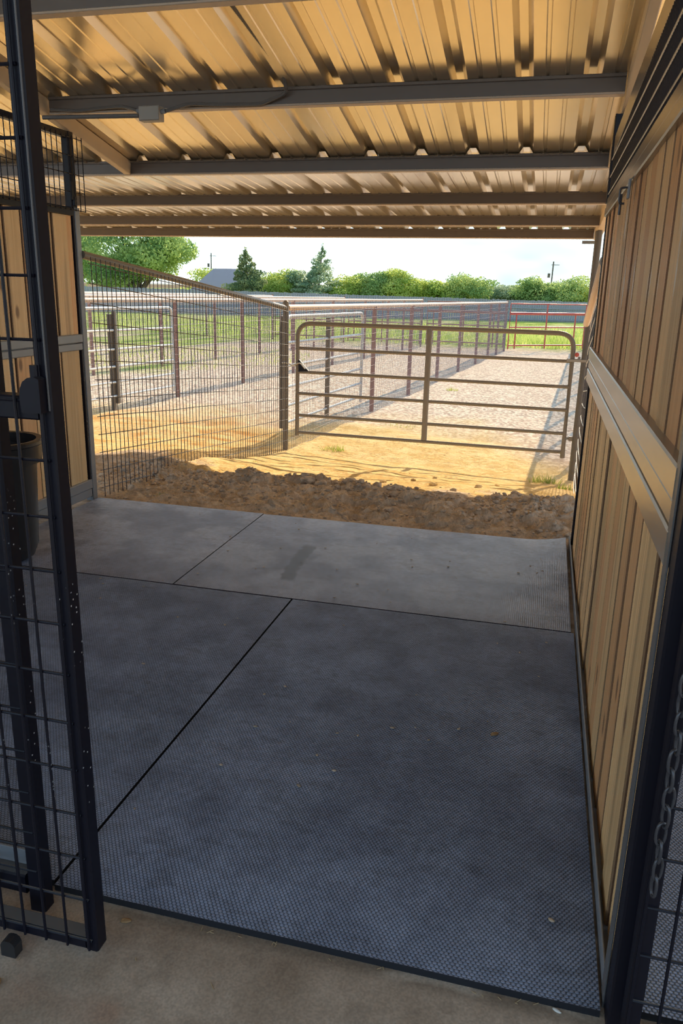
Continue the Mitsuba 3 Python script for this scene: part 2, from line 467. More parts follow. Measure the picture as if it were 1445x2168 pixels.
def rafter(x, w, ya, za, yb, zb, label, h=.088):
    k = thing('rafter_beam', label, 'beam')
    part(k, 'tube', bar((x, ya, za + h / 2), (x, yb, zb + h / 2), w, h, .004), 'm_rafter')
    return k


rafter(-3.022, .045, -3.5, roof_main(-3.5) - .09, 3.79, roof_main(3.79) - .09, 'tan rafter sloping above the left wall, ending at a purlin')
rafter(.048, .045, -3.5, roof_main(-3.5) - .09, 3.79, roof_main(3.79) - .09, 'tan rafter sloping along the top of the right wall')
r3 = rafter(.162, .060, 3.86, roof_ext(3.86) - .09, 7.08, roof_ext(7.08) - .09, 'tan outer rafter resting on the tall round post at right')
part(r3, 'end_plate', box(.03, .20, 7.09, 7.098, roof_ext(7.08) - .125, roof_ext(7.08) - .095, .001), 'm_steel', label='grey end plate')


# ------------------------------------------------------------------ walls
def boards(w, xf, th, seams, z0, z1, depth_dir):
    for (ya, yb) in zip(seams[:-1], seams[1:]):
        gap = float(rng.choice([.004, .006, .008, .011, .015], p=[.25, .25, .2, .18, .12]))
        off = float(rng.uniform(0, .009)) * depth_dir
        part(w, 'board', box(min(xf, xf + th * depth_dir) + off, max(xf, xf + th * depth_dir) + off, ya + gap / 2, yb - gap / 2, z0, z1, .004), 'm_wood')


wr = struct('wall_right')
part(wr, 'bottom_channel', cat([box(-.013, .055, .03, 3.09, .0, .012), box(-.013, -.009, .03, 3.09, .0, .055, .001)]), 'm_steel', label='grey steel channel along the floor')
sm = np.append(.034, np.arange(.085 + BP, 3.06, BP)); sm = np.append(sm[sm < 3.0], 3.055)
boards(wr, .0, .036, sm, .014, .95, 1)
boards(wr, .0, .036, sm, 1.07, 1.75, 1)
part(wr, 'mid_rail', cat([box(-.016, .05, .052, 3.06, 1.040, 1.100, .004), box(-.012, .05, .052, 3.06, .992, 1.038, .004), box(-.016, .05, .052, 3.06, .925, .990, .004)]), 'm_rail_lit', label='reflective double rail coloured tan as lit')
part(wr, 'top_rail', cat([box(-.014, .05, .03, 3.06, 1.735, 1.777, .004), box(-.009, .05, .03, 3.06, 1.779, 1.822, .004)]), 'm_raildark', label='brown grey rail under the mesh')
part(wr, 'mesh_rail', bar((.022, .03, 2.17), (.020, 3.03, 2.055), 0.05, .095, .004), 'm_raildark', label='brown grey rail above the mesh')
part(wr, 'end_post', box(-.002, .05, 3.06, 3.11, .0, 1.80, .004), 'm_black')
part(wr, 'upper_post', box(-.012, .045, 3.035, 3.105, 1.80, 2.2, .004), 'm_black')
part(wr, 'corner_post', box(-.010, .048, -.028, .03, .0, 2.6, .004), 'm_black', label='black square post')
part(wr, 'side_channel', box(-.0145, -.0105, .026, .060, .0, 2.2, .001), 'm_conduit')
part(wr, 'wire_mesh', wires([[(-.002, y, 1.80), (-.002, y, 2.128 - .038 * y)] for y in np.arange(.06, 3.03, .0254)], .0027), 'm_black', stuff=True)
for z in (1.838, 1.916, 1.994):
    part(wr, 'mesh_wire', tube([(-.0075, .03, z), (-.0075, 3.03, z)], .0030, 8), 'm_rail_lit', 40)  # black wires coloured pale for the light glancing along them

wl = struct('wall_left')
LX = -2.99
BX = -.0
sl = np.array([.0] + list(2.845 - .142 * np.arange(19, -1, -1)) + [3.045])
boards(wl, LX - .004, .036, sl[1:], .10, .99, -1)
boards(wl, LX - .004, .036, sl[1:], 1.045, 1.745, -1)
part(wl, 'mid_rail', cat([box(LX - .04, LX + .010, .06, 3.055, 1.012, 1.062, .004), box(LX - .04, LX + .006, .06, 3.055, .966, 1.008, .004)]), 'm_steel', label='grey steel rail in two channels')
part(wl, 'top_rail', box(LX - .04, LX + .006, .06, 3.055, 1.742, 1.79, .004), 'm_black')
part(wl, 'mesh_rail', box(LX - .04, LX + .002, .06, 3.055, 2.165, 2.20, .004), 'm_black')
part(wl, 'bottom_rail', cat([box(LX - .04, LX + .010, .06, 3.055, .086, .145, .004), box(LX - .04, LX + .004, .06, 3.055, .030, .084, .004)]), 'm_steel', label='grey steel rail above the floor')
part(wl, 'shaded_channel', box(LX - .03, LX + .003, 3.046, 3.064, .03, 2.19, .002), 'm_black')  # flat black strip painting the shadow in the channel gap
part(wl, 'end_post', box(LX - .045, LX + .008, 3.064, 3.115, .0, 1.79, .004), 'm_steel', label='grey square end post')
part(wl, 'upper_post', box(LX - .045, LX + .006, 3.05, 3.10, 1.79, 2.2, .004), 'm_black')
part(wl, 'bracket', cat([box(LX + .006, LX + .016, 3.03, 3.075, 1.83, 1.93, .003), box(LX + .006, LX + .02, 3.05, 3.075, 1.80, 1.85, .003)]), 'm_black')
part(wl, 'wire_mesh', wires([[(LX + .012, .03, z), (LX + .012, 3.17, z)] for z in np.arange(1.775, 2.2, .098)] + [[(LX + .016, y, 1.77), (LX + .016, y, 2.18)] for y in np.arange(.12, 3.18, .0508)], .0026), 'm_black', stuff=True)


# ------------------------------------------------------------------ rubber mats
def mat(x0, x1, y0, y1, label, m, lift=False, th=.02):
    k = thing('rubber_mat', label, 'mat', None)
    nx, ny = 36, 24
    gx_, gy_ = np.meshgrid(np.linspace(x0, x1, nx), np.linspace(y0, y1, ny), indexing='ij')
    P = np.stack([gx_, gy_, 0 * gx_], -1)
    z = th + .003 * (meshkit.fbm(P * 2.0, 2, 5) - .5)
    e = np.minimum(np.minimum(gx_ - x0, x1 - gx_), np.minimum(gy_ - y0, y1 - gy_))
    z = z - .003 * (e < 1e-6)
    if lift: z = z + .035 * np.clip((gx_ + .26) / .26, 0, 1) ** 2 * np.clip((gy_ - y0) / (y1 - y0) * 1.3 - .3, 0, 1) ** 1.0
    v = np.stack([gx_, gy_, z], -1).reshape(-1, 3)
    i, j = np.meshgrid(np.arange(nx - 1), np.arange(ny - 1), indexing='ij'); q = i * ny + j
    q = np.stack([q, q + ny, q + ny + 1, q + 1], -1).reshape(-1, 4)
    ring = np.concatenate([np.arange(nx) * ny, (nx - 1) * ny + np.arange(1, ny), (np.arange(nx - 1)[::-1]) * ny + ny - 1, np.arange(1, ny - 1)[::-1]])
    low = v[ring].copy(); low[:, 2] = np.where(low[:, 2] > th + .004, low[:, 2] - th, .0005)
    o, n = len(v), len(ring); r_ = np.arange(n); r2 = (r_ + 1) % n
    put(k, (v, np.vstack([q[:, [0, 1, 2]], q[:, [0, 2, 3]]])), m, 25)
    part(k, 'edge', (np.vstack([v[ring], low]), np.vstack([np.stack([r_, n + r_, n + r2], 1), np.stack([r_, n + r2, r2], 1)])), 'm_edge', label='dark bare rubber edge')
    return k


SX1, SX2, SY = -1.228, -1.816, 1.826
mat(SX1 + .004, -.009, .0, SY - .004, 'large black hexagon-textured rubber mat in the right foreground', 'm_hex')
mat(LX + .02, SX1 - .004, .012, SY - .006, 'black hexagon-textured rubber mat behind the sliding mesh door', 'm_hex')
mat(SX2 + .003, -.02, SY + .004, 3.075, 'wide worn rubber mat by the dirt with a dark wet streak', 'm_rib', True)
mat(LX + .03, SX2 - .003, SY + .003, 3.085, 'dusty rubber mat in the far left corner by the wire fence', 'm_rib')
mat(.07, 1.28, .02, SY, 'rubber mat of the next stall seen through the right mesh panel', 'm_hex')
mat(.07, 1.9, SY + .006, 3.05, 'rear rubber mat of the next stall behind the right plank wall', 'm_rib')

# ------------------------------------------------------------------ sliding door and front panels
DY = -.155


def mesh_front(k, x0, x1, z0, z1, y, mid=None, dx=.0508, dz=.1017, x_first=None, z_first=None, st=(.028, .036), rail=.04, wire_r=.0028, left=True):
    yb = y + st[1]
    part(k, 'stile', box(x1 - st[0], x1, y, yb, z0, z1, .003), 'm_black')
    part(k, 'stile', box(x0, x0 + st[0], y, yb, z0, z1, .003), 'm_black')
    part(k, 'bottom_rail', box(x0 + st[0], x1 - st[0], y, yb, z0, z0 + .028, .003), 'm_black')
    part(k, 'top_rail', box(x0 + st[0], x1 - st[0], y, yb, z1 - .04, z1, .003), 'm_black')
    if mid: part(k, 'mid_rail', box(x0 + st[0], x1 - st[0], y, yb, mid, mid + rail, .003), 'm_black')
    xa = x_first if x_first is not None else x1 - .013
    za = z_first if z_first is not None else z0 + .026
    vx = np.arange(xa, x0, -dx); hz = np.arange(za, z1, dz)
    part(k, 'wire_mesh', wires([[(x, y - .006, z0 + .006), (x, y - .006, z1 - .01)] for x in vx] + [[(x0 + .006, y - .0015, z), (x1 - .010, y - .0015, z)] for z in hz], wire_r, 6), 'm_black', stuff=True)


d1 = thing('sliding_door', 'black steel mesh sliding stall door slid open at left, nearest the camera', 'door')
mesh_front(d1, -2.25, -1.022, .03, 2.45, DY, 1.142, x_first=-1.038, z_first=.056)
part(d1, 'latch', cat([sweep([(0, DY - .024, 0), (0, DY - .004, 0)], np.array([[-1.064, 1.158], [-1.027, 1.158], [-1.027, 1.214], [-1.036, 1.218], [-1.048, 1.216], [-1.058, 1.209], [-1.064, 1.197], [-1.066, 1.18]])), box(-1.050, -1.036, DY - .016, DY - .004, 1.214, 1.236, .006)]), 'm_black', label='black latch plate')
part(d1, 'rod', tube([(-1.024, DY - .004, 1.16), (-1.024, DY - .004, 2.4)], .0017, 6), 'm_conduit', label='thin grey rod along the stile')
gd = thing('floor_guide', 'small black steel door guide on the concrete under the mesh door', 'bracket')
put(gd, sweep([(-1.207, -.192, .019), (-1.207, -.168, .019)], np.array([[-.017, -.019], [.017, -.019], [.017, .008], [.013, .016], [.006, .020], [-.006, .020], [-.013, .016], [-.017, .008]])), 'm_plastic')

fp = thing('stall_front', 'fixed black mesh stall front with a square post behind the sliding door', 'stall panel')
part(fp, 'post', box(-1.244, -1.204, -.066, -.030, .0, 2.5, .004), 'm_black')
part(fp, 'bottom_rail', cat([box(-2.98, -1.253, -.062, -.022, .035, .085, .004)]), 'm_black')
part(fp, 'lit_top_strip', box(-2.98, -1.25, -.030, -.024, .086, .125, .001), 'm_steel', label='grey strip added as the lit top of the bottom rail')  # added strip painting the lit top face of the bottom rail
part(fp, 'wire_mesh', wires([[(x, -.070, .06), (x, -.070, 2.4)] for x in np.arange(-1.264, -2.98, -.0508)] + [[(-2.98, -.0655, z), (-1.216, -.0655, z)] for z in np.arange(.108, 2.4, .1017)], .0027, 6), 'm_black', stuff=True)

d2 = thing('sliding_door', 'black mesh door of the next stall at the right edge of the picture', 'door')
mesh_front(d2, .018, 1.27, .03, 2.45, -.088, None, x_first=1.2425, z_first=.048, dx=.0508 * 2 / 2)
CZ = .418
ch = thing('chain', 'dark steel chain hanging on the black mesh door at the right edge', 'chain')
for i in range(15):
    zc = CZ + i * .034
    a_ = np.linspace(0, 2 * np.pi, 17)
    L_, W_ = .021, .0085
    u = np.sign(np.cos(a_)) * np.abs(np.cos(a_)) ** .8 * W_; w_ = np.sin(a_) * L_
    ph = (.35 if i % 2 else 1.9) + .2 * math.sin(i * 2.1)
    pts = np.stack([.026 + .002 * math.sin(i * 1.7) + u * math.cos(ph), -.113 + u * math.sin(ph), zc + w_], 1)
    part(ch, 'link', sweep(pts, circ(.0028, 6), (math.sin(ph), -math.cos(ph), 0), False), 'm_chain', True)

# ------------------------------------------------------------------ electrical on the second purlin
jb = thing('junction_box', 'grey electrical junction box hanging under the second purlin', 'junction box')
part(jb, 'body', box(-2.40, -2.285, 2.80, 2.86, 2.190, 2.262, .004), 'm_boxgrey')
part(jb, 'connector', tube([(-2.286, 2.83, 2.235), (-2.262, 2.83, 2.238)], .012, 10), 'm_steel'); part(jb, 'connector', tube([(-2.40, 2.83, 2.24), (-2.424, 2.83, 2.244)], .012, 10), 'm_steel')
part(jb, 'cover', box(-2.398, -2.287, 2.797, 2.801, 2.194, 2.258, .001), 'm_boxgrey')
cp = thing('conduit_pipe', 'rigid dark conduit running left from the junction box along the purlin', 'pipe')
put(cp, tube([(-2.985, 2.82, 2.226), (-2.41, 2.82, 2.218)], .011, 10), 'm_conduit', 40)


def corrugated(path, r, pitch=.008):
    p = np.asarray(path, float)
    s = np.concatenate([[0], np.cumsum(np.linalg.norm(np.diff(p, axis=0), axis=1))])
    t = np.arange(0, s[-1], pitch / 2)
    q = np.stack([np.interp(t, s, p[:, k]) for k in range(3)], 1)
    sc = np.where(np.arange(len(t)) % 2, 1.0, .86)
    return sweep(q, circ(r, 8), (0, 0, 1), True, sc)


fc = thing('flexible_conduit', 'flexible conduit dropping from a roof rib onto the purlin right of the junction box', 'cable')
put(fc, corrugated(rounded([(-1.64, 1.6, 2.59), (-1.615, 2.3, 2.47), (-1.60, 2.79, 2.375), (-1.605, 2.868, 2.31), (-1.75, 2.872, 2.262), (-1.99, 2.872, 2.268), (-2.14, 2.86, 2.275), (-2.262, 2.832, 2.238)], .03), .010), 'm_conduit', 40)
fc = thing('flexible_conduit', 'short flexible conduit looping left from the junction box to the wall', 'cable')
put(fc, corrugated(rounded([(-2.42, 2.83, 2.244), (-2.52, 2.858, 2.275), (-2.66, 2.87, 2.272), (-2.8, 2.872, 2.262), (-2.97, 2.87, 2.275)], .04), .009), 'm_conduit', 40)

# hook on the right wall
hk = thing('wall_hook', 'small steel hook plate with a hanging snap on the right plank wall', 'hook')
part(hk, 'plate', box(-.012, -.004, 1.63, 1.675, 1.675, 1.735, .004), 'm_steel')
part(hk, 'snap', cat([tube(rounded([(-.01, 1.65, 1.71), (-.035, 1.65, 1.71), (-.035, 1.65, 1.66), (-.018, 1.65, 1.66)], .010), .0035, 8), tube([(-.030, 1.655, 1.69), (-.030, 1.655, 1.625)], .0045, 8)]), 'm_chain', 40)

# ------------------------------------------------------------------ water bucket
bk = thing('bucket', 'tall black plastic bucket by the left plank wall, behind the mesh door', 'bucket')
bc = (-2.755, 1.885, .022)
part(bk, 'body', lathe([(0, 0), (.10, 0), (.134, .02), (.158, .08), (.183, .56), (.180, .56), (.150, .08), (0, .03)], 44, bc), 'm_plastic', 40)
part(bk, 'rim', lathe([(.187, .50), (.205, .50), (.212, .585), (.220, .592), (.220, .606), (.212, .612), (.186, .610), (.186, .56)], 44, bc), 'm_plastic', 40)


# ------------------------------------------------------------------ wire fences
def fence_mesh(k, A, B, za, zb, dv=.0508, nh=14, r=.0021, m='m_wire', n=5, wob=.0, bow=None):
    """Wire mesh from A to B (x, y); za, zb = (bottom, top) at the two ends; horizontals follow top and bottom."""
    A, B = np.array(A, float), np.array(B, float); L = np.linalg.norm(B - A); segs = []
    for s in np.arange(dv * .6, L, dv):
        t = s / L; p = A + (B - A) * t
        b_, t_ = za[0] + (zb[0] - za[0]) * t, za[1] + (zb[1] - za[1]) * t
        if wob:
            pts = [(p[0] + wob * (rng.random() - .5), p[1] + wob * (rng.random() - .5), b_ + (t_ - b_) * q) for q in np.linspace(0, 1, 8)]
            segs.append(pts)
        else:
            segs.append([(p[0], p[1], b_), (p[0], p[1], t_)])
    for i in range(nh):
        q = (i + .15) / (nh - .5)
        z0, z1 = za[0] + (za[1] - za[0]) * q, zb[0] + (zb[1] - zb[0]) * q
        m_ = [(A[0], A[1], z0)] + [(*(A + (B - A) * t), z0 + (z1 - z0) * t + .012 * wob * 100 * (rng.random() - .5)) for t in np.linspace(.1, .9, 9)] + [(B[0], B[1], z1)]
        if bow:                                     # the horizontals bulge out of the mesh plane
            m_ = [(x - bow * math.sin(math.pi * j / (len(m_) - 1)) ** .6, y, z) for j, (x, y, z) in enumerate(m_)]
            part(k, 'horizontal_wire', tube(m_, .0032, 6), 'm_galv', 40)
            continue
        segs.append(m_ if wob else [m_[0], m_[-1]])
    return part(k, 'wire_mesh', wires(segs, r, n), m, stuff=True)


GP = (-2.772, 6.40)          # gate post
TP = (.128, 6.40)            # tall round post
lf = thing('wire_fence', 'wire mesh fence with a sloping pipe rail left of the pipe gate', 'fence')
part(lf, 'top_rail', tube([(LX + .0, 3.12, 1.528), (GP[0] - .0, 6.37, 1.165)], .024, 14), 'm_gate', 40, label='sloping round pipe rail')
fence_mesh(lf, (LX + .035, 3.125), (GP[0] + .036, 6.38), (-.06, 1.52), (-.30, 1.165), wob=.005, r=.0026)
rf = thing('wire_fence', 'wire mesh fence with a sloping cream pipe rail beside the right plank wall', 'fence')
part(rf, 'top_rail', tube([(.03, 3.12, 1.528), (TP[0] - .01, 6.36, 1.10)], .030, 14), 'm_cream', 40, label='sloping cream pipe rail')
fence_mesh(rf, (.042, 3.125), (TP[0] + .03, 6.38), (-.10, 1.50), (-.42, 1.08), wob=.003, r=.0019, m='m_wire', bow=.014)

gp = thing('gate_post', 'round brown steel post with a domed cap at the latch end of the gate', 'post')
part(gp, 'pipe', tube([(*GP, -.6), (*GP, 1.205)], .030, 18), 'm_gate', 40)
part(gp, 'cap', mul(ico(.0315, 3), (1, 1, 1.0), (*GP, 1.205)), 'm_gate', True)
gs = thing('gate_stile', 'dark flattened pipe stile standing beside the gate post', 'post')
put(gs, tube([(GP[0] - .085, GP[1] + .12, -.08), (GP[0] - .085, GP[1] + .12, .95), (GP[0] - .06, GP[1] + .10, 1.08)], .023, 12), 'm_post', 40)
tp = thing('roof_post', 'tall round dark steel post holding up the eave beside the gate hinges', 'post')
put(tp, tube([(*TP, -.75), (TP[0] + .016, 6.40, 1.902)], .030, 20), 'm_post', 40)

# ------------------------------------------------------------------ the pipe gate
gt = thing('pipe_gate', 'brown pipe gate with rounded top corners closing the run', 'gate')
gxl, gxr, gzb, gzt, gy0 = -2.645, .028, -.10, 1.018, 6.40
tilt = -.012
fr_path = rounded([(gxl, gy0, gzb - .02), (gxl, gy0, gzt), (gxr, gy0, gzt + tilt), (gxr, gy0, gzb - .05 + tilt)], .15, 8)
part(gt, 'frame', tube(fr_path, .0225, 14), 'm_gate', 40)
for zz in (.772, .535, .316, .092, -.088):
    part(gt, 'bar', tube([(gxl, gy0, zz), (gxr, gy0, zz + tilt * 1.5)], .0165, 12), 'm_gate', 40)
bx_ = -1.315
part(gt, 'brace', box(bx_ - .026, bx_ + .026, gy0 - .028, gy0 + .028, gzb + .02, gzt + .0, .012), 'm_gate')
part(gt, 'latch_plate', (np.array([[gxl + .02, gy0 - .02, .66], [gxl + .02, gy0 - .02, .54], [gxl + .12, gy0 - .02, .55], [gxl + .02, gy0 + .02, .66], [gxl + .02, gy0 + .02, .54], [gxl + .12, gy0 + .02, .55]]), np.array([[0, 1, 2], [3, 5, 4], [0, 3, 4], [0, 4, 1], [1, 4, 5], [1, 5, 2], [0, 2, 5], [0, 5, 3]])), 'm_black', label='dark triangular latch plate')
part(gt, 'hinge', cat([box(gxr - .05, gxr + .13, gy0 - .036, gy0 - .028, .752, .776, .002), box(gxr - .05, gxr + .13, gy0 + .028, gy0 + .036, .752, .776, .002), tube([(gxr + .06, gy0, .75), (gxr + .06, gy0, .80)], .012, 10)]), 'm_boxgrey', label='galvanised hinge clamp')
part(gt, 'hinge', cat([tube([(gxr + .02, gy0, .03), (gxr + .12, gy0, .03)], .011, 10), box(gxr + .04, gxr + .08, gy0 - .02, gy0 + .02, .01, .05, .004)]), 'm_gate')
gc = thing('gate_chain', 'short light chain looping from the gate latch to the round post', 'chain')
put(gc, tube(rounded([(gxl + .09, gy0 - .03, .57), (gxl + .04, gy0 - .04, .63), (gxl - .05, gy0 - .04, .60), (GP[0] + .02, gy0 - .035, .625), (GP[0] - .03, gy0 - .03, .62)], .02), .007, 8), 'm_galv', 40)
tg = thing('tag', 'small round red plastic tag on the gate hinge', 'tag')
put(tg, mul(ico(.020, 2), (1, .35, 1), (gxr + .035, gy0 - .05, .82)), 'm_red', True)


# ------------------------------------------------------------------ the runs: side fences, parked gates, end gates
def line(k, y):                # x of fence line k (0 = left side of our run) at depth y
    return -2.77 - 3.05 * k + (y - 6.4) / 18.0 * (1.30 + .28 * k)


def pipe_run(k, ends, label, post_y, m_post='m_pipe'):
    t = thing('run_fence', label, 'fence', 'fences between the runs')
    y0, y1 = ends
    x0, x1 = (line(k, y0), line(k, y1)) if k >= 0 else (TP[0] + (y0 - 6.4) * .0445 + .03, TP[0] + (y1 - 6.4) * .0445 + .03)
    X = lambda y: x0 + (x1 - x0) * (y - y0) / (y1 - y0)
    za, zb = 1.165, 1.03
    Z = lambda y: za + (zb - za) * (y - y0) / (y1 - y0)
    part(t, 'top_rail', tube([(x0, y0, za), (x1, y1, zb)], .030, 12), 'm_cream', 40, label='red top pipe painted pale as sunlit')
    for y in post_y:
        part(t, 'post', tube([(X(y), y, -.8), (X(y), y, Z(y) + (.06 if y == post_y[-1] else -.01))], .032, 10), m_post, 40)
    g0, g1 = float(gz(x0, y0)), float(gz(x1, y1))
    fence_mesh(t, (x0 + .04, y0 + .02), (x1 + .04, y1), (g0 - .02, za), (g1 - .02, zb), r=.0019 if k < 2 else .0022, m='m_wirefar', n=4, dv=.0508 if k < 2 else .1016)
    return t


PY = (9.6, 11.8, 14.1, 16.4, 18.8, 20.9, 22.6, 24.4)
pipe_run(0, (6.43, 24.4), 'wire mesh run fence with sun-paled top pipe starting at the gate post', PY)
pipe_run(1, (6.43, 24.9), 'pipe and wire run fence seen through the left wire fence', PY[:-1] + (24.9,))
pipe_run(2, (6.43, 25.3), 'second run fence behind the left wire fence, farther away', PY[:-1] + (25.3,))
pipe_run(3, (6.43, 25.7), 'third run fence behind the left wire fence', (9.6, 14.1, 18.8, 25.7))
pipe_run(4, (6.43, 26.1), 'farthest left run fence near the big tree', (9.6, 14.1, 18.8, 26.1))
pipe_run(-1, (6.75, 26.5), 'red post run fence seen end on at the right, behind the tall post', (7.4, 9.6, 11.8, 14.1, 16.4, 18.8, 22.6, 26.5), 'm_red')


def parked_gate(k, label, dx):
    t = thing('parked_gate', label, 'gate', 'galvanised gates folded back along the run fences')
    ya, yb = 6.62, 9.35
    P = lambda y, z: (line(k, y) + dx, y, z)
    part(t, 'frame', tube(rounded([P(ya, -.06), P(ya, 1.07), P(yb, 1.04), P(yb, -.16)], .12, 6), .021, 10), 'm_galv', 40)
    for z in (.80, .56, .34, .14, -.04):
        part(t, 'bar', tube([P(ya, z), P(yb, z - .04)], .016, 8), 'm_galv', 40)
    ym = 7.95
    part(t, 'brace', bar(P(ym, -.16), P(ym, 1.02), .05, .06, .01, (0, 1, 0)), 'm_post')
    return t


parked_gate(0, 'galvanised pipe gate folded back against the run fence behind the brown gate', -.09)
parked_gate(1, 'galvanised pipe gate folded back along the fence behind the left wire mesh', .09)
for k in (1,):
    t = thing('steel_post', 'dark square post beside the galvanised gate behind the left wire fence', 'post')
    put(t, bar((line(k, 7.95) + .05, 7.9, -.55), (line(k, 7.95) + .05, 7.9, .98), .05, .06, .006, (0, 1, 0)), 'm_post')


def end_gate(x0, x1, y0, y1, label, m):
    t = thing('end_gate', label, 'gate', None)
    P = lambda s, z: (x0 + (x1 - x0) * s, y0 + (y1 - y0) * s, z)
    g = -.45
    part(t, 'frame', tube([P(0.02, g + .05), P(.02, 1.0), P(.98, 1.0), P(.98, g + .05)], .022, 8), m, 40)
    part(t, 'bar', tube([P(.02, .70), P(.98, .70)], .045, 8), m, 40, label='thick red bar')
    for z in (.28, -.28):
        part(t, 'bar', tube([P(.02, z), P(.98, z)], .022, 8), m, 40)
    for s in (.10, .48, .85):
        part(t, 'upright', tube([P(s, g + .06), P(s, .99 if s < .8 and s > .2 else .70)], .022, 8), m, 40)
    return t


end_gate(line(0, 24.45) + .06, 1.02, 24.5, 26.2, 'red pipe gate closing the far end of our run', 'm_red')
for k, nm in ((1, 'dark pipe end gate of the run left of ours, seen through its wire fence'), (2, 'dark pipe end gate of the second run to the left'), (3, 'dark pipe end gate of the third run to the left')):
    end_gate(line(k, 25) + .06, line(k - 1, 24.9) - .06, 25.0 + .3 * k, 24.8 + .25 * k, nm, 'm_pipe')

# ------------------------------------------------------------------ plank fence far behind
FA, FB = np.array([-75., 34.2]), np.array([40., 60.8])
def fence_top(x): return 1.10 - (x + 28) / 30 * .29 if x > -28 else 1.10
pf = thing('picket_fence', 'long weathered grey plank fence across the back of the field', 'fence')
Lf = np.linalg.norm(FB - FA); dirf = (FB - FA) / Lf; nf = np.array([-dirf[1], dirf[0]])
pv = []
for s in np.arange(0, Lf, .15):
    p = FA + dirf * s
    top = fence_top(p[0]) + .05 * (rng.random() - .5)
    q = p + dirf * .138 * .5
    pv.append(sweep([(q[0], q[1], -1.2), (q[0], q[1], top)], np.array([[.069, -.01], [.069, .01], [-.069, .01], [-.069, -.01]]), (nf[0], nf[1], 0)))
part(pf, 'pickets', cat(pv), 'm_picket', stuff=True)
for z in (-.2, .5):
    part(pf, 'rail', bar((*(FA - nf * .04), z), (*(FB - nf * .04), z - .2), .04, .09), 'm_picket')


# ------------------------------------------------------------------ trees, house, poles
def leaves(centers, radii, n, size, seed, flat=.0, droop=.0):
    r = np.random.default_rng(seed)
    centers, radii = np.asarray(centers, float), np.asarray(radii, float)
    vol = (radii ** 2).prod(1) ** (1 / 3.0); c = r.choice(len(centers), n, p=vol / vol.sum())
    d = r.normal(size=(n, 3)); d /= np.linalg.norm(d, axis=1, keepdims=True)
    rad = r.random(n) ** .28
    p = centers[c] + d * radii[c] * rad[:, None]
    p += (meshkit.noise(p * 1.3, seed)[:, None] - .5) * d * .5
    nn = d + r.normal(size=(n, 3)) * .7; nn /= np.linalg.norm(nn, axis=1, keepdims=True)
    a = np.cross(nn, r.normal(size=(n, 3))); a /= np.linalg.norm(a, axis=1, keepdims=True); b = np.cross(nn, a)
    if droop: b = b * (1 - droop) + np.array([0, 0, -1.]) * droop
    s = size * r.uniform(.5, 1.25, n)[:, None]
    v = np.stack([p - a * s * .5, p - b * s * .28 * (1 - flat), p + a * s * .5, p + b * s * .28 * (1 - flat)], 1).reshape(-1, 3)
    i = np.arange(n) * 4
    return v, np.vstack([np.stack([i, i + 1, i + 2], 1), np.stack([i, i + 2, i + 3], 1)])


def branches(base, tips, r0, seed):
    r = np.random.default_rng(seed); out = []
    base = np.asarray(base, float)
    for t in tips:
        t = np.asarray(t, float); m = base + (t - base) * .5 + np.array([*(r.random(2) - .5), .4]) * .25 * np.linalg.norm(t - base)
        pts = np.array([(1 - q) ** 2 * base + 2 * q * (1 - q) * m + q * q * t for q in np.linspace(0, 1, 7)])
        out.append(sweep(pts, circ(r0, 6), (.2, .1, 1), False, np.linspace(1, .25, 7)))
    return cat(out)


def round_tree(name, label, x, y, z0, w, h, m, n, seed, size=.3, trunk=.3, bare=0.25, group='trees beyond the plank fence'):
    k = thing(name, label, 'tree', group)
    r = np.random.default_rng(seed)
    nb = 14; C_, R_ = [], []
    for i in range(nb):
        a_, q = r.uniform(0, 2 * np.pi), math.sqrt(r.random())
        zz = r.uniform(bare + .08, .86)
        wid = math.sin(min(1, (1.06 - zz) / .62) * math.pi / 2) * .36 * w
        C_.append((x + math.cos(a_) * q * wid, y + math.sin(a_) * q * wid * .8, z0 + zz * h)); R_.append((w * r.uniform(.16, .26), w * r.uniform(.16, .24), h * r.uniform(.11, .17)))
    C_.append((x, y, z0 + .55 * h)); R_.append((w * .40, w * .36, h * .30))
    part(k, 'foliage', leaves(C_, R_, n, size, seed), m, stuff=True)
    tip = [C_[i] for i in range(0, nb, 2)]
    part(k, 'trunk', cat([tube([(x, y, z0 - .6), (x + .1, y, z0 + h * bare)], trunk, 8), branches((x + .1, y, z0 + h * bare * .8), tip, trunk * .5, seed)]), 'm_bark', 40)
    return k


def conifer(name, label, x, y, z0, w, h, m, n, seed, lean=0.):
    k = thing(name, label, 'tree', 'trees beyond the plank fence')
    r = np.random.default_rng(seed); C_, R_ = [], []
    for i in range(34):
        q = i / 33.0; wid = w * .5 * (1 - q) ** .75
        a_ = i * 2.4 + r.random() * .8; rr = wid * r.uniform(.35, .8)
        C_.append((x + lean * q + math.cos(a_) * rr, y + math.sin(a_) * rr, z0 + h * (.04 + .88 * q)))
        R_.append((wid * r.uniform(.3, .5) + .10, wid * r.uniform(.3, .5) + .10, h * .05))
    C_.append((x + lean, y, z0 + h * .93)); R_.append((.10, .10, h * .09))
    part(k, 'foliage', leaves(C_, R_, n, .24, seed, droop=.2), m, stuff=True)
    part(k, 'trunk', sweep([(x, y, z0 - .6), (x + lean * .5, y, z0 + h * .5), (x + lean, y, z0 + h * .97)], circ(.14, 6), (0, 1, 0), True, [1, .6, .15]), 'm_bark', 40)
    return k


def at(px, py, D):            # used once to place far things in the world
    R_ = np.array([.9669, .2546, .0213]); return CAM + D * (R_ * (px - 709) / 1655.3 - UPV * (py - 1084) / 1655.3 + FWD)


ZG = -.45
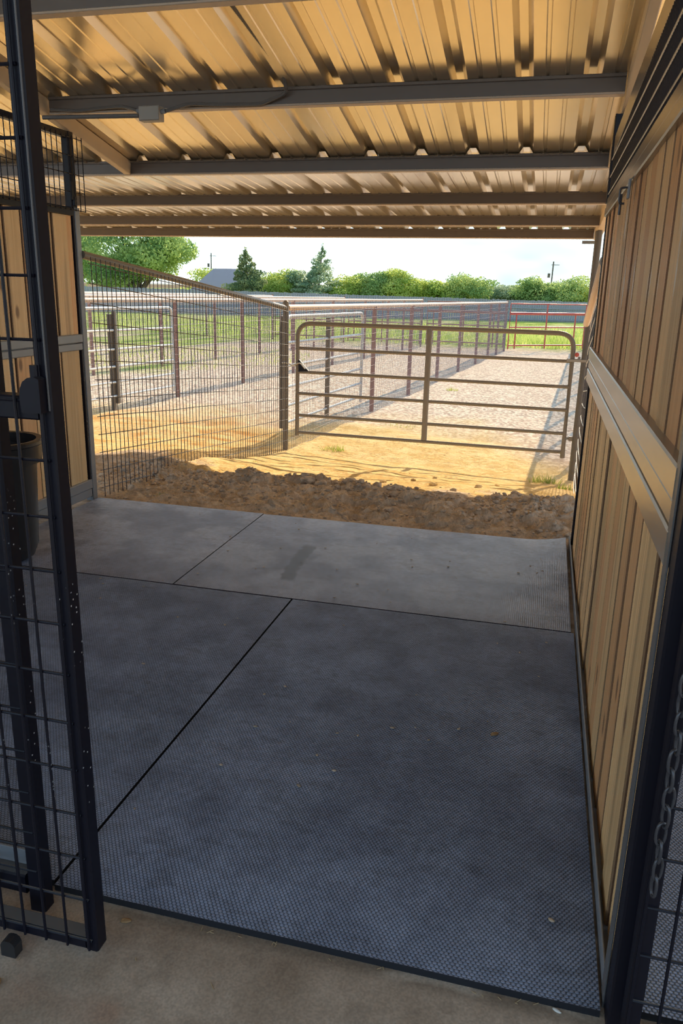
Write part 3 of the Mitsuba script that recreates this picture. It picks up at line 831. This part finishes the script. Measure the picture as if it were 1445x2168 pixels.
# name, label, world x, y, width, height, material, leaves, seed
round_tree('oak_tree', 'big dense oak tree rising above the left wire fence', -35.4, 63.4, ZG - .6, 11.4, 9.8, 'm_oak', 32000, 11, .30, .35, .17)
round_tree('oak_tree', 'dark tree behind the big oak at the left wall post', -44.6, 66.5, ZG - .6, 10.0, 10.2, 'm_oak', 16000, 12, .34, .3, .2)
round_tree('shrub_tree', 'low pale green tree behind the grey house roof', -41.5, 95.0, ZG, 8.96, 3.9, 'm_lime', 5000, 13, .3, .2, .1)
conifer('cedar_tree', 'pointed dark cedar tree right of the house roof', -26.0, 66.5, ZG - .3, 5.6, 5.3, 'm_cedar', 13000, 14, -.35)
round_tree('shrub_tree', 'rounded lime green tree between the cedar and the willow', -23.9, 70.0, ZG, 5.38, 3.6, 'm_lime', 8000, 15, .22, .2, .08)
conifer('willow_tree', 'feathery tree with a tall thin spire behind the gate', -20.5, 69.0, ZG, 5.2, 5.5, 'm_silver', 10000, 16, .5)
round_tree('willow_tree', 'silvery green tree left of the thin spire', -22.0, 69.5, ZG, 3.71, 3.9, 'm_silver', 4500, 17, .24, .15, .05)
round_tree('tree', 'low olive tree right of the thin spire', -18.0, 70.0, ZG, 5.12, 2.9, 'm_lime', 7200, 18, .22, .2, .05)
round_tree('tree', 'taller mid green tree behind the middle of the gate', -15.6, 70.5, ZG, 4.99, 3.5, 'm_mid', 8800, 19, .22, .2, .08)
round_tree('tree', 'bright green tree left of the gap above the gate brace', -13.1, 70.5, ZG, 5.12, 3.7, 'm_lime', 9600, 20, .22, .2, .08)
round_tree('tree', 'low yellowish tree right of the gate brace', -10.2, 72.0, ZG, 4.35, 2.7, 'm_lime', 6400, 21, .22, .2, .05)
round_tree('tree', 'wide bright tree above the far end of the run fence', -7.4, 72.0, ZG, 5.89, 3.6, 'm_mid', 10400, 22, .22, .2, .08)
round_tree('tree', 'low tree coloured pale like haze left of the right hand clump', -4.2, 74.0, ZG, 5.12, 2.6, 'm_silver', 7200, 23, .22, .2, .05)
round_tree('tree', 'bushy green tree above the red end gate', -1.6, 72.0, ZG, 5.38, 3.1, 'm_mid', 8800, 24, .22, .2, .06)
round_tree('tree', 'rightmost green tree beside the utility pole', 1.2, 72.0, ZG, 5.63, 3.4, 'm_mid', 9600, 25, .22, .2, .06)
round_tree('tree', 'green tree behind the tall round post', 5.0, 73.0, ZG, 6.4, 3.2, 'm_lime', 8000, 26, .22, .2, .06)

HEDGE = [(-29.5, 2.6, 'm_mid'), (-17.0, 2.5, 'm_silver'), (-14.3, 2.4, 'm_lime'), (-11.6, 2.7, 'm_mid'), (-8.8, 2.4, 'm_lime'), (-5.8, 2.5, 'm_silver'), (-3.0, 2.6, 'm_lime'), (-.2, 2.7, 'm_silver'), (2.9, 2.6, 'm_lime')]
for i, (x, h, m) in enumerate(HEDGE):
    nth = ('left end, beside the cedar', 'spot right of the spire', 'spot left of the gate middle', 'spot above the gate brace', 'spot right of the gate brace', 'spot before the gap', 'spot above the run fence end', 'spot by the right utility pole', 'right end, by the round post')[i]
    round_tree('hedge_bush', 'low hedge bush between the taller trees, at the ' + nth, x, 76.0, ZG, 5.2, h, m, 6000, 60 + i, .20, .12, .02, 'hedge bushes between the trees')

hs = thing('house', 'far house with a grey shingle roof beside the cedar tree', 'house')
hx0, hx1, hy0, hy1 = -36.6, -30.5, 77., 85.
part(hs, 'walls', box(hx0 + .4, hx1 - .4, hy0 + .4, hy1 - .4, -1.0, 1.0, .02), 'm_siding')
part(hs, 'roof', (np.array([[hx0, hy0, .8], [hx1, hy0, .8], [hx1, hy1, .8], [hx0, hy1, .8], [hx0 + 1.0, (hy0 + hy1) / 2, 3.05], [hx1 - .2, (hy0 + hy1) / 2, 3.05]]), np.array([[0, 1, 5], [0, 5, 4], [1, 2, 5], [2, 3, 4], [2, 4, 5], [3, 0, 4], [0, 2, 1], [0, 3, 2]])), 'm_shingle')


def pole(x, y, h, label, r=.07):
    t = thing('utility_pole', label, 'utility pole')
    part(t, 'mast', tube([(x, y, -1), (x + .1, y, h)], r, 8), 'm_pole', 40)
    part(t, 'crossarm', bar((x - .1, y, h - .35), (x + .75, y, h - .35), .05, .06), 'm_pole')
    part(t, 'transformer', tube([(x - .28, y, h - 1.7), (x - .28, y, h - 1.25)], .14, 8), 'm_pole', 40)


pole(-42.0, 95.0, 5.2, 'thin utility pole left of the cedar, above the house roof')
pole(-.2, 92.0, 4.6, 'thin utility pole at the right near the tall round post')


# ------------------------------------------------------------------ grass and weeds
def blades(cx, cy, rx, ry, n, h, seed, z=None):
    r = np.random.default_rng(seed)
    a_, q = r.uniform(0, 2 * np.pi, n), np.sqrt(r.random(n))
    x, y = cx + rx * q * np.cos(a_), cy + ry * q * np.sin(a_)
    zz = gz(x, y) - .03 if z is None else np.full(n, z)
    th = r.uniform(0, 2 * np.pi, n); hh = h * r.uniform(.4, 1.1, n); w = .10 * h ** .7 * .35
    ln = r.normal(size=(n, 2)) * .35 * hh[:, None]
    v = np.stack([np.stack([x - w * np.cos(th), y - w * np.sin(th), zz], 1), np.stack([x + w * np.cos(th), y + w * np.sin(th), zz], 1), np.stack([x + ln[:, 0], y + ln[:, 1], zz + hh], 1)], 1).reshape(-1, 3)
    i = np.arange(n) * 3
    return v, np.stack([i, i + 1, i + 2], 1)


fgk = thing('field_grass', 'tall green grass in the field beyond the run ends', 'grass', kind='stuff')
put(fgk, cat([blades(-8, 33, 30, 7.0, 14000, .40, 31), blades(-1, 29, 6, 3., 4000, .35, 32)]), 'm_grass')
rg = thing('run_grass', 'low green grass patches in the neighbouring runs', 'grass', kind='stuff')
put(rg, cat([blades(-8.5, 17, 2.6, 4, 1800, .14, 33), blades(-13, 16, 5, 5, 3000, .16, 34)]), 'm_grass')
WEEDS = [(-2.30, 6.62, .14, .10, 90, .15, 'yellow green weed clump under the latch end of the gate'), (-.12, 6.05, .17, .12, 110, .16, 'yellow green weeds under the hinge end of the gate'),
         (.03, 5.35, .09, .06, 50, .14, 'bright weed sprouting at the foot of the right wire fence'), (-2.62, 5.1, .05, .05, 24, .08, 'tiny weed at the foot of the left wire fence'), (-2.62, 3.30, .045, .04, 26, .075, 'small leafy weed at the mat edge by the left wire fence'),
         (-1.9, 8.6, .25, .2, 70, .12, 'pale weeds in the run beyond the gate beside the run fence'), (-1.75, 12.8, .12, .14, 90, .14, 'weeds along the run fence farther out')]
for i, (x, y, rx, ry, n, h, lb) in enumerate(WEEDS):
    k = thing('weed_clump', lb, 'weed')
    v, f = blades(x, y, rx * .85, ry * .85, n, h * .62, 40 + i)
    v[:, 2] = v[:, 2] - gz(v[:, 0], v[:, 1]) + ground_z(np.full(1, x), np.full(1, y))[0]
    put(k, (v, f), 'm_weed')


# ------------------------------------------------------------------ clods, straw and bits
def clod(seed, sub=2):
    v, f = ico(1.0, sub)
    d = .50 + .95 * meshkit.fbm(v * 1.3 + seed * 7.3, 4, seed)
    return v * d[:, None] * np.array([1, .8, .72]), f


CL = [clod(s, 2) for s in range(6)]
NEAR = [(-1.75, 3.80, .062), (-1.62, 3.74, .048), (-1.45, 3.82, .05), (-1.9, 3.72, .044), (-1.28, 3.92, .046), (-2.05, 3.66, .04), (-.82, 3.86, .042), (-.45, 3.92, .038), (-.25, 3.74, .05), (-1.1, 3.62, .044), (-.6, 3.55, .042), (-2.2, 3.6, .036)]
SANDY = [(-1.15, 4.75, .036), (-1.32, 4.35, .032), (-.95, 4.45, .032), (-.62, 4.55, .036), (-.35, 4.32, .034), (-1.62, 4.3, .04), (-.78, 4.28, .028), (-2.1, 4.25, .036), (-.2, 4.5, .03), (-2.35, 4.4, .03), (-1.05, 5.3, .03), (-.5, 4.95, .026)]
for grp, lst, lb in (('dark clods on the churned ridge', NEAR, 'large dark dirt clods on the churned ridge past the mats'), ('loose clods on the sunlit sand', SANDY, 'loose clods lying on the sunlit golden sand before the gate')):
    lst = sorted(lst, key=lambda c: (c[0] - CAM[0]) / (c[1] - CAM[1]))
    for i, (x, y, s) in enumerate(lst):
        nth = ('leftmost', 'second from left', 'third from left', 'fourth from left', 'fifth from left', 'sixth from left', 'sixth from right', 'fifth from right', 'fourth from right', 'third from right', 'second from right', 'rightmost')[i]
        k = thing('dirt_clod', nth + ' of the ' + lb, 'dirt clod', grp)
        put(k, mul(CL[(i * 5 + 1) % 6], (s, s * .85, s * .75), (x, y, float(ground_z(np.full(1, x), np.full(1, y))[0]) + s * .18), i * 1.3), 'm_clod' if grp[0] == 'd' else 'm_soil', 25)
bits = []
for i in range(2600):
    x, y = rng.uniform(-3.3, .0), (rng.normal(3.76, .20) if i % 3 else rng.uniform(3.13, 4.1))
    if y < 3.13 or y > 4.45: continue
    s = float(rng.choice([.008, .013, .02, .03], p=[.56, .30, .11, .03])) * rng.uniform(.7, 1.2)
    bits.append((x, y, s, i))
lo = [clod(s, 1) for s in range(5)]
bx2 = np.array([(b[0], b[1]) for b in bits]); bz = ground_z(bx2[:, 0], bx2[:, 1])
cr = thing('dirt_crumbs', 'churned crumbs and lumps of dark dirt between the mats and the sand', 'dirt', kind='stuff')
put(cr, cat([mul(lo[b[3] % 5], (b[2], b[2] * .9, b[2] * .75), (b[0], b[1], z + b[2] * .15), b[3] * .9) for b, z in zip(bits, bz)]), 'm_clod')


def straw(n, area, seed, z, l=.03):
    r = np.random.default_rng(seed); out = []
    for i in range(n):
        x, y = r.uniform(area[0], area[1]), r.uniform(area[2], area[3]); a_ = r.uniform(0, np.pi); L_ = l * r.uniform(.4, 1.4)
        out.append(sweep([(x, y, z + .001), (x + L_ * math.cos(a_), y + L_ * math.sin(a_), z + .002)], circ(.0009, 4), (0, 0, 1)))
    return cat(out)


st = thing('straw_bits', 'thin straw bits scattered on the concrete before the mat', 'straw', kind='stuff')
put(st, cat([straw(7, (-1.3, -.05, -.33, -.02), 3, .0, .014), straw(16, (-1.25, -.1, -.022, -.006), 4, .0, .012)]), 'm_straw')
st = thing('mat_crumbs', 'small dark crumbs scattered over the rubber mats', 'dirt', kind='stuff')
cm = []
for i in range(90):
    x, y = rng.uniform(-2.9, -.1), rng.uniform(.15, 3.0); s = rng.uniform(.0025, .006)
    cm.append(mul(lo[i % 5], (s * 1.4, s, s * .7), (x, y, .0225 + s * .3), i))
put(st, cat(cm), 'm_clod', 50)
LEAF = [(-.276, .936, .022, 'brown crumpled leaf bit in the middle of the right foreground mat', .014), (-1.185, -.255, .0, 'dry brown leaf bit on the concrete before the mesh door', .013), (-1.02, -.04, .0, 'curled dry leaf at the mat edge by the door stile', .012)]
for x, y, z, lb, s in LEAF:
    k = thing('leaf_bit', lb, 'leaf')
    v, f = clod(9, 2)
    put(k, mul((v, f), (s, s * .6, s * .5), (x, y, z + s * .3), x * 9), 'm_leafdry', 40)
for x, y, lb in ((-1.30, -.325, 'white pebble on the concrete left of the leaf bit'), (-1.10, -.36, 'white pebble on the concrete at the bottom edge'), (-.09, -.008, 'pale pebble at the mat corner by the black post')):
    k = thing('pebble', lb, 'pebble')
    put(k, mul(lo[1], (.010, .005, .004), (x, y, .002), x * 5), 'm_white', 50)
